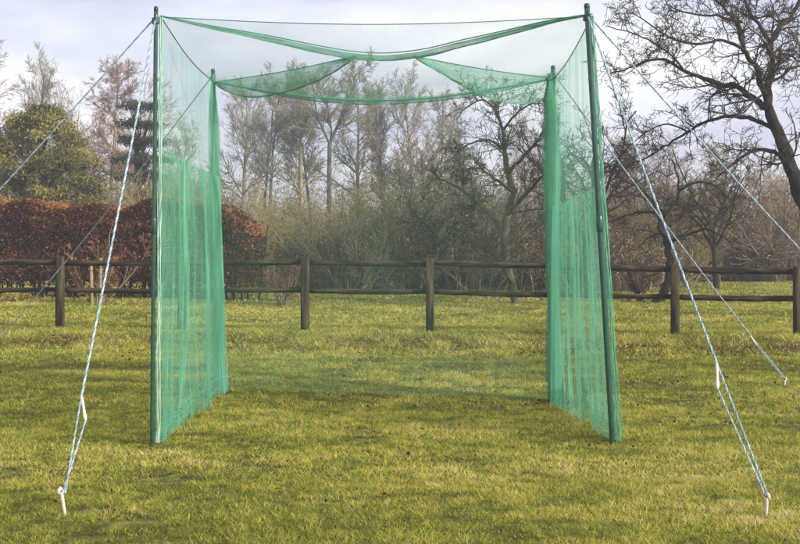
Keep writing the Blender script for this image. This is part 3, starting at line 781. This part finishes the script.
# --- evergreens
def evergreen(seed, H, R, n_cl, per, size, spread, tiers=False):
    rs = np.random.RandomState(seed); T = Acc(); C = Acc()
    p, q = grow(np.zeros((1, 3)), np.array([[0, 0, 1.0]]), np.array([H * .93]), np.array([0.2]), 8, 0.03, 0, 0.2, rs); tubes(T, p, q, 8)
    if not tiers:
        th = rs.rand(n_cl) * 2 * PI; zf = rs.rand(n_cl)
        prof = np.sqrt(np.clip(1 - ((zf - 0.22) / 0.80) ** 2, 0, 1)) * (0.80 + 0.2 * np.sin(th * 3 + zf * 7) + 0.16 * rs.randn(n_cl))
        rad = R * prof * (0.62 + 0.42 * rs.rand(n_cl) ** .4)
        cc = np.stack([np.cos(th) * rad, np.sin(th) * rad, 0.4 + zf * (H - 0.5)], -1)
    else:
        zt = np.linspace(0.25, 0.97, 8); k = rs.randint(0, 8, n_cl); th = rs.choice(np.arange(7) * 0.9, n_cl) + k * 1.3 + rs.randn(n_cl) * .16
        rr = R * (1.12 - zt[k] * .75) * rs.rand(n_cl) ** .6 * (0.7 + 0.5 * np.abs(np.sin(th * 2.3 + k)))
        cc = np.stack([np.cos(th) * rr, np.sin(th) * rr, zt[k] * H + 0.1 * rr + rs.randn(n_cl) * .08], -1)
    # limbs to a share of the clumps
    m = cc[rs.permutation(n_cl)[:n_cl // 4]]; zs = np.clip(m[:, 2] * 0.75, 0.2, H * .9); a = np.stack([0 * zs, 0 * zs, zs], -1)
    t = np.linspace(0, 1, 5)[None, :, None]; tubes(T, a[:, None] * (1 - t) + m[:, None] * t, np.linspace(0.045, 0.008, 5)[None] * np.ones((len(m), 1)), 4)
    tone = rs.rand(n_cl); k = np.repeat(np.arange(n_cl), per); n = len(k)
    pos = cc[k] + rs.randn(n, 3) * spread * np.array([1, 1, 0.38 if tiers else 0.7])
    leaf_quads(C, pos, size, tone[k] * 0.75 + 0.12 + rs.randn(n) * .16, rs, aspect=0.35)
    return T, C
H = Hpx(108, 42); T, C = evergreen(3, H, 2.25, 300, 210, 0.13, 0.17); make_proto('yew', (T, C), (('trunk', 'bark_dark', False), ('crown', 'yew', True)))
place('yew', 'evergreen_tree', 42, 42, 0.5, 1.0, 'big rounded olive green evergreen above the copper hedge at left', 'tree', None)
H = Hpx(102, 46); T, C = evergreen(9, H, 1.75, 210, 95, 0.11, 0.16, tiers=True); make_proto('pine', (T, C), (('trunk', 'bark_dark', False), ('crown', 'pine', True)))
place('pine', 'pine_tree', 140, 46, 0.5, 1.0, 'dark tiered pine between the thick guy rope and the front left pole', 'tree', None)

# --- beech hedge
def hedge():
    rs = np.random.RandomState(14)
    root = empty('hedge', (-9, 29.5, 0), 'long clipped copper brown beech hedge behind the fence at left', 'hedge'); O = np.array([-9, 29.5, 0])
    A = np.array([-19.5, 32.2]); B = np.array([-3.35, 28.2]); n = 150000
    t = rs.rand(n) ** 1.0; Ht = 2.08 + 0.07 * np.sin(t * 23) + 0.08 * np.sin(t * 61)
    endr = np.clip((1 - t) / 0.04, 0, 1) ** .5; Ht = Ht * (0.78 + 0.28 * endr)
    # points favour the outer skin
    w = 0.75; u = (rs.rand(n) * 2 - 1); u = np.sign(u) * np.abs(u) ** .45; z = rs.rand(n) ** 0.85
    top = rs.rand(n) < .25; z = np.where(top, 1 - rs.rand(n) * .08, z); u = np.where(top, rs.rand(n) * 2 - 1, u)
    keep = rs.rand(n) < np.clip(z * 6 - 0.25, 0.1, 1)
    lump = (vnoise(t * 17, z * 2.4, 0.5, 77, 3) - .5) * .35
    c = A[None] + (B - A)[None] * t[:, None]; dr = (B - A) / np.linalg.norm(B - A); nr = np.array([-dr[1], dr[0]])
    xy = c + nr[None] * (u * w * (1 - 0.25 * z ** 4) * (0.7 + 0.3 * endr) + lump)[:, None]
    C = np.stack([xy[:, 0], xy[:, 1], 0.08 + z * Ht * (1 - 0.16 * np.clip((t - .90) / .1, 0, 1)) + rs.randn(n) * (.02 + .05 * np.clip((t - .9) * 12, 0, 1))], -1)[keep]
    z = z[keep]; t = t[keep]; m = len(C)
    var = 0.27 + (vnoise(t * 17, z * 2.4, 0.28, 78, 3) - .5) * .9 + rs.randn(m) * .24 + 0.22 * np.clip((z - 0.8) * 5, 0, 1)  # leaves lighten towards the top: the lit hedge top is put into the colour
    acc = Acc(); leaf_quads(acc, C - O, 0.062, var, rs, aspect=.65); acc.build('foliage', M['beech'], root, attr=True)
    # longer orange growth on top
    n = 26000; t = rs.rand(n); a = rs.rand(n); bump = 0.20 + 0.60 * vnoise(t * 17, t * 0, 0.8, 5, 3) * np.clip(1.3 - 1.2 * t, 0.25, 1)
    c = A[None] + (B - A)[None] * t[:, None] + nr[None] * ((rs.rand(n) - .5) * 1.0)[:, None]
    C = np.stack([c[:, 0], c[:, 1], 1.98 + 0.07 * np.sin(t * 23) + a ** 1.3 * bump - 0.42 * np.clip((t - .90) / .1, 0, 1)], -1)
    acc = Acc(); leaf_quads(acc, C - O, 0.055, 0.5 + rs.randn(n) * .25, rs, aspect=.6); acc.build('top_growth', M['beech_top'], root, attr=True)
    # stems
    n = 150; t = np.sort(rs.rand(n)); c = A[None] + (B - A)[None] * t[:, None]
    P = np.stack([c[:, 0], c[:, 1], np.full(n, -.05)], -1) + np.concatenate([rs.randn(n, 2) * .15, np.zeros((n, 1))], 1)
    p, q = grow(P - O, np.stack([rs.randn(n) * .2, rs.randn(n) * .2, np.ones(n)], -1), np.full(n, 1.9), np.full(n, 0.028), 6, .08, 0, .4, rs)
    acc = Acc(); tubes(acc, p, q, 5); acc.build('stems', M['bark_dark'], root)
hedge()

# --- orchard trees with gnarled branches
for key, kw in (('ap2', dict(seed=22, H=4.6, nl=6, gn=0.20, r=0.11)), ('ap3', dict(seed=25, H=4.2, nl=6, gn=0.24, r=0.12, lean=(.25, 0)))):
    T, C = tree_apple(**kw); make_proto(key, (T, C), (('trunk', 'bark_dark', False), ('crown', 'bark_twig', False)))
OR = 'gnarled orchard trees beyond the fence'
place('ap2', 'orchard_tree', 578, 29, 1.0, 1.0, 'dark gnarled tree seen through the right side of the net', 'tree', OR, 1.08)
place('ap2', 'orchard_tree', 716, 34, 3.0, 0.9, 'dark gnarled tree between the crossing ropes and the right end of the fence', 'tree', OR)
place('ap3', 'orchard_tree', 448, 32, 2.2, 0.8, 'low dark gnarled tree behind the second fence post inside the net opening', 'tree', OR)

# --- the big tree at the right edge: limbs laid along what the photo shows
def limb_tree(name, px, d0, limbs, label, seed=42, bark='bark_dark', twig='bark_dark', dens=6.0, l2s=0.85, l2m=(0.3, 1.25), k3=8, k4=5, rt=(0.0075, 0.0055, 0.0048), group=None):
    rs = np.random.RandomState(seed)
    base = W(px, 240, d0); base[2] = 0
    root = empty(name, base, label, 'tree', group)
    T = Acc(); C = Acc()
    def limb(pts, r0, r1):
        P = np.array([W(x, y, d0 + dz) for x, y, dz in pts]) - base
        Q = smooth_pts(P, 4)
        Q[1:-1] += rs.randn(len(Q) - 2, 3) * min(r1 * .9, 0.02)
        rad = np.linspace(r0, r1, len(Q)) * (1 + 0.06 * rs.randn(len(Q)))
        tubes(T, Q, rad, 9); return Q, rad, np.linalg.norm(np.diff(Q, axis=0), axis=1).sum()
    for k, (pts, a, b) in enumerate(limbs):
        Q, rad, L = limb(pts, a, b)
        if k == 0: continue
        sec = max(int(L * dens), 6)
        P2 = spawn(Q[None], rad[None], np.array([1.0]), sec, 0.08, (30, 80), 1.0, 0.42, rs, rt[0], shape=0.3)
        l2 = np.clip(P2[2] * l2s, *l2m); D = P2[1].copy(); D[:, 2] += 0.12
        p2, q2 = grow(P2[0], D, l2, P2[3], 10, 0.17, 0.03, 0.4, rs, 0.05); tubes(C, p2, q2, 5)
        P3 = spawn(p2, q2, l2, k3, 0.1, (30, 80), 0.45, 0.65, rs, rt[1], shape=.35)
        p3, q3 = grow(P3[0], P3[1], np.maximum(P3[2], .1), P3[3], 6, 0.19, 0.03, 0.5, rs); tubes(C, p3, q3, 4)
        P4 = spawn(p3, q3, P3[2], k4, 0.15, (30, 80), 0.5, 0.8, rs, rt[2])
        p4, q4 = grow(P4[0], P4[1], np.maximum(P4[2], .07), P4[3], 4, 0.20, 0.03, 0.8, rs); tubes(C, p4, q4, 3)
    T.build('trunk', M[bark], root, smooth=True); C.build('crown', M[twig], root)
def big_tree():
    d0 = 21.5
    bz = 240 + CH * F / d0
    limbs = [
        ([(838, bz + 3, 0), (826, 270, 0), (812, 225, 0), (800, 190, 0), (788, 160, 0), (777, 130, 0), (768, 106, 0)], 0.20, 0.085),
        ([(768, 106, 0), (769, 82, .1), (772, 60, .1), (771, 44, .2), (782, 26, .5), (796, 8, .8), (808, -16, 1)], 0.075, 0.03),
        ([(771, 46, .2), (762, 30, 0), (750, 12, -.3), (742, -8, -.5), (730, -30, -.8)], 0.04, 0.015),
        ([(767, 104, 0), (761, 82, -.2), (753, 62, -.4), (744, 50, -.5), (738, 26, -.6), (722, 6, -.8), (700, -14, -1)], 0.06, 0.018),
        ([(766, 108, 0), (750, 97, .3), (738, 87, .5), (722, 85, .6), (702, 78, .8), (684, 71, .9), (668, 61, 1), (650, 60, 1.2), (630, 68, 1.3), (608, 74, 1.5)], 0.062, 0.010),
        ([(684, 71, .9), (668, 52, .8), (648, 40, .9), (628, 32, 1), (606, 26, 1.1)], 0.022, 0.008),
        ([(744, 50, -.5), (722, 40, -.7), (700, 44, -.9), (676, 40, -1.1), (652, 26, -1.3), (632, 12, -1.5)], 0.03, 0.008),
        ([(742, 22, -.6), (716, 16, -.9), (690, 14, -1.2), (664, 4, -1.4)], 0.026, 0.008),
        ([(777, 130, 0), (764, 124, .2), (750, 118, .5), (732, 116, .8), (716, 119, .9), (700, 124, 1), (688, 132, 1.1), (668, 144, 1.3), (646, 158, 1.4), (626, 166, 1.6), (612, 180, 1.8)], 0.045, 0.010),
        ([(688, 132, 1.1), (668, 124, 1), (650, 130, 1.1), (632, 144, 1.2), (618, 160, 1.3)], 0.018, 0.006),
        ([(793, 175, 0), (784, 160, -.3), (774, 152, -.5), (758, 150, -.7), (744, 156, -.9), (728, 168, -1.1), (714, 182, -1.3)], 0.05, 0.012),
        ([(771, 60, .1), (786, 54, .4), (800, 62, .7), (816, 60, 1)], 0.025, 0.012),
        ([(806, 205, 0), (830, 160, .4), (850, 110, .8), (856, 50, 1.2), (880, 0, 1.5)], 0.11, 0.03),
        ([(850, 110, .8), (838, 88, .4), (822, 74, .2), (806, 66, 0), (790, 70, -.3), (778, 84, -.5)], 0.04, 0.008),
        ([(782, 26, .5), (770, 16, 1), (756, 18, 1.3), (740, 12, 1.6), (720, -6, 1.8)], 0.024, 0.008),
    ]
    limb_tree('large_tree', 838, d0, limbs, label='large dark bare tree leaning in from the right edge with long crooked branches', twig='bark_twig')
big_tree()
limb_tree('orchard_tree', 515, 26, [
    ([(515, 306, 0), (513, 285, 0), (507, 262, 0), (504, 240, 0), (507, 215, 0), (513, 192, 0), (508, 172, .1)], .10, .06),
    ([(508, 172, .1), (504, 150, .2), (503, 130, .2), (497, 110, .3), (502, 92, .4)], .06, .015),
    ([(504, 240, 0), (490, 215, .3), (472, 198, .5), (452, 184, .8), (436, 178, 1)], .055, .012),
    ([(508, 172, .1), (524, 156, -.3), (538, 140, -.5), (550, 122, -.8)], .05, .012),
    ([(504, 150, .2), (488, 140, .4), (470, 144, .7), (456, 152, 1)], .035, .008),
    ([(503, 130, .2), (516, 114, 0), (530, 104, -.2), (546, 100, -.4)], .03, .008),
    ([(498, 112, .3), (482, 100, .6), (466, 108, .8), (456, 120, 1)], .025, .008),
    ([(507, 215, 0), (528, 192, -.5), (546, 172, -.9), (562, 160, -1.2)], .05, .012),
    ([(506, 250, 0), (530, 232, .5), (548, 215, .9)], .04, .01),
    ([(513, 192, 0), (494, 178, -.6), (478, 168, -1), (462, 170, -1.3)], .04, .01),
    ([(513, 285, 0), (500, 262, -.4), (486, 250, -.8), (470, 246, -1.2)], .045, .012),
    ], 'mossy green gnarled tree in front of the pale row, left of the back right pole', 5, 'bark_mid', 'bark_mid', 9, .8, (.25, .9), 7, 5, (.008, .0065, .0055), 'gnarled orchard trees beyond the fence')
limb_tree('orchard_tree', 650, 26.5, [
    ([(652, 306, 0), (662, 298, 0), (667, 280, 0), (670, 258, 0), (666, 238, 0)], .11, .07),
    ([(666, 238, 0), (660, 226, .1), (664, 214, .2), (676, 202, .3), (679, 180, .4), (672, 160, .5)], .06, .014),
    ([(668, 246, 0), (682, 236, -.3), (702, 230, -.5), (720, 234, -.7), (734, 248, -.9)], .05, .014),
    ([(666, 216, .2), (646, 212, .4), (626, 216, .6), (606, 222, .8)], .045, .012),
    ([(652, 306, 0), (642, 302, .1), (636, 288, .2), (628, 272, .3), (620, 262, .4)], .06, .012),
    ([(679, 190, .4), (698, 182, .2), (716, 186, 0), (730, 200, -.2)], .035, .01),
    ([(670, 226, .1), (688, 212, .6), (708, 204, 1), (728, 214, 1.4)], .035, .01),
    ([(664, 214, .2), (648, 196, .3), (632, 184, .5), (616, 180, .7)], .035, .01),
    ], 'low dark twisted tree with curling limbs behind the two crossing right hand ropes', 6, 'bark_dark', 'bark_twig', 8, .7, (.25, .8), 6, 4, (.008, .0065, .0055), 'gnarled orchard trees beyond the fence')

# --- shrubs
T, C, tips = shrub(51, 3.0, 3.4, 26, 12, 9); make_proto('sh1', (T, C, leaves_on(tips, 3500, 0.045, 0.12, 5)), (('stem', 'bark_olive', False), ('twigs', 'bark_olive', False), ('foliage', 'bramble', True)))
T, C, tips = shrub(52, 3.0, 3.2, 26, 12, 9); make_proto('sh2', (T, C, leaves_on(tips, 6000, 0.05, 0.14, 6)), (('stem', 'bark_moss', False), ('twigs', 'bark_moss', False), ('foliage', 'bushleaf', True)))
T, C, tips = shrub(53, 2.6, 3.6, 28, 12, 9, gn=0.13); make_proto('sh3', (T, C, leaves_on(tips, 5000, 0.045, 0.13, 7)), (('stem', 'bark_brown', False), ('twigs', 'bark_brown', False), ('foliage', 'bramble', True)))
SH = 'winter shrubs beyond the fence'
for key, px, d, hy, rz, lab, wd in [
    ('sh1', 292, 38, 196, 0.4, 'yellowish bare shrub beside the end of the copper hedge', 1.0),
    ('sh1', 330, 34, 186, 1.8, 'tall yellow brown shrub below the forked tree', 0.95),
    ('sh2', 352, 31, 196, 2.6, 'grey green many stemmed shrub right of the first fence post in the opening', 0.8),
    ('sh1', 386, 40, 200, 5.0, 'brown shrub under the middle of the pale tree row', 1.1),
    ('sh2', 432, 34, 176, 0.2, 'broad green shrub behind the second fence post in the opening', 1.15),
    ('sh2', 478, 36, 166, 3.8, 'tallest green shrub left of the mossy tree', 1.2),
    ('sh3', 540, 36, 188, 2.9, 'brown tangled shrub just left of the back right pole', 1.1),
    ('sh3', 590, 38, 190, 4.4, 'brown tangled shrub behind the right side netting', 1.1),
    ('sh3', 640, 40, 186, 1.2, 'brown shrub with buff leaves behind the twisted tree', 1.2),
    ('sh1', 676, 36, 196, 2.0, 'buff leaved shrub behind the fourth visible fence post', 0.9),
    ('sh3', 712, 44, 176, 5.1, 'dense brown shrub above the pale strip of far grass', 1.25),
    ('sh3', 760, 42, 180, 0.9, 'dense brown shrub at the right, left of the big leaning trunk', 1.25),
    ('sh3', 812, 44, 176, 2.2, 'brown shrub cut by the right edge of the picture', 1.3),
    ('sh1', 170, 44, 172, 2.5, 'yellow brown shrub seen through the left netting above the hedge', 1.2),
    ('sh3', 240, 40, 190, 0.0, 'brown shrub rising over the right end of the copper hedge', 1.0),
    ('sh1', 110, 44, 176, 3.1, 'yellow brown shrub behind the hedge below the reddish tree', 1.1),
    ('sh3', 8, 46, 176, 1.4, 'brown shrub behind the hedge at the far left', 1.1),
]:
    H0 = 3.0 if key != 'sh3' else 2.6; s = Hpx(hy, d) / H0
    place(key, 'shrub', px, d, rz, s * wd, lab, 'shrub', SH, s)

# small coppery sapling and pink one, stakes
rs = np.random.RandomState(8)
T, C, tips = shrub(61, 1.3, 1.0, 7, 6, 4, rmin=.005); make_proto('sap', (T, C, leaves_on(tips, 900, 0.06, 0.06, 9, .6)), (('stem', 'bark_brown', False), ('twigs', 'bark_brown', False), ('foliage', 'beech', True)))
place('sap', 'sapling', 95, 26.5, 0, 1.25, 'orange brown sapling standing in front of the copper hedge', 'sapling', 'saplings beyond the fence')
place('sap', 'sapling', 283, 25.5, 2, 0.8, 'small reddish sapling left of the first fence post in the net opening', 'sapling', 'saplings beyond the fence')
T, C, tips = shrub(62, 0.3, 0.5, 14, 4, 3, rmin=.004); make_proto('yb', (T, C, leaves_on(tips, 700, 0.06, 0.05, 10, .6)), (('stem', 'bark_olive', False), ('twigs', 'bark_olive', False), ('foliage', 'daff', True)))
place('yb', 'plant', 18, 27.0, 0, 1.0, 'low yellow plant at the foot of the hedge, far left', 'plant', None)
for px, d, h, lab, tl in ((92, 25.5, 0.95, 'pale wooden stake, the left one of the close pair before the hedge', -.02), (100, 25.6, 1.02, 'pale wooden stake next to the thick guy rope before the hedge', .02)):
    b = W(px, 240, d); b[2] = 0; root = empty('tree_stake', b, lab, 'stake', 'pale stakes before the hedge')
    acc = Acc(); t = np.array([-.1, 0, .5, .96, 1.0])[:, None]; tubes(acc, np.array([tl, 0, h]) * t, np.array([.03, .034, .034, .034, .018]), 8, cap=True); acc.build('shaft', M['stake'], root)
    acc = Acc(); an = np.linspace(0, 2 * PI, 13); tubes(acc, np.stack([.038 * np.cos(an), .038 * np.sin(an), np.full(13, h * .8)], -1) + np.array([tl * .8, 0, 0]), np.full(13, .006), 5); acc.build('tie', M['bark_dark'], root)

# --- undergrowth and the far wood: nobody could count them
def thicket(name, x0, x1, y0, y1, n, H, seed, bark, leaf, leaf_n, label, lsize=.07):
    rs = np.random.RandomState(seed); root = None
    x = x0 + (x1 - x0) * rs.rand(n); y = y0 + (y1 - y0) * rs.rand(n); hh = H * (0.6 + 0.7 * vnoise(x, y, 3.0, seed, 2))
    P = np.stack([x, y, np.full(n, -.05)], -1); D = np.stack([rs.randn(n) * .35, rs.randn(n) * .35, np.ones(n)], -1)
    acc = Acc(); p1, q1 = grow(P, D, hh, np.full(n, .02), 5, .12, 0, .4, rs); tubes(acc, p1, q1, 3)
    P2 = spawn(p1, q1, hh, 6, .1, (20, 70), .4, .6, rs, .008); p2, q2 = grow(P2[0], P2[1], P2[2], P2[3], 3, .15, .03, .5, rs); tubes(acc, p2, q2, 3)
    P3 = spawn(p2, q2, P2[2], 4, .1, (20, 70), .55, .8, rs, .006); p3, q3 = grow(P3[0], P3[1], P3[2], P3[3], 2, .15, .03, .5, rs); tubes(acc, p3, q3, 3)
    fq = acc.n
    k = rs.randint(0, len(p3), leaf_n); Cc = p3[k, -1] + rs.randn(leaf_n, 3) * .12; Cc[:, 2] = np.abs(Cc[:, 2])
    leaf_quads(acc, Cc, lsize, .45 + rs.randn(leaf_n) * .22, rs, m=1)
    o = acc.build(name, [M[bark], M[leaf]], None, attr=True); tag(o, label, 'undergrowth', kind='stuff'); return o
thicket('undergrowth', -3.2, 7.6, 31.5, 36, 360, 1.5, 201, 'bark_brown', 'bramble', 60000, 'tangle of brambles and twigs filling the ground under the trees')
thicket('undergrowth', 10.0, 22, 40, 45, 300, 2.2, 202, 'bark_brown', 'bramble', 40000, 'brown bramble tangle beyond the pale strip of far grass')
thicket('woodland', -28, 32, 50, 62, 900, 3.6, 203, 'bark_brown', 'bramble', 26000, 'dim brown wood edge behind everything', .10)
thicket('woodland', -45, 50, 80, 100, 1000, 7.0, 204, 'bark_pale', 'bramble', 12000, 'far pale wood closing the view', .16)

# ------------------------------------------------------------------ air
def haze():
    acc = Acc(); box(acc, (0, 290, 7.5), (1240, 640, 17.5)); m, n, l, p = new_mat('haze_air'); n.remove(p)
    v = n.new('ShaderNodeVolumePrincipled'); v.inputs['Color'].default_value = (0.86, 0.88, 0.94, 1); v.inputs['Density'].default_value = 0.0023; v.inputs['Anisotropy'].default_value = 0.2
    l.new(v.outputs['Volume'], n['Material Output'].inputs['Volume'])
    o = acc.build('haze', m); o['kind'] = 'stuff'; o['label'] = 'thin pale winter haze'
haze()
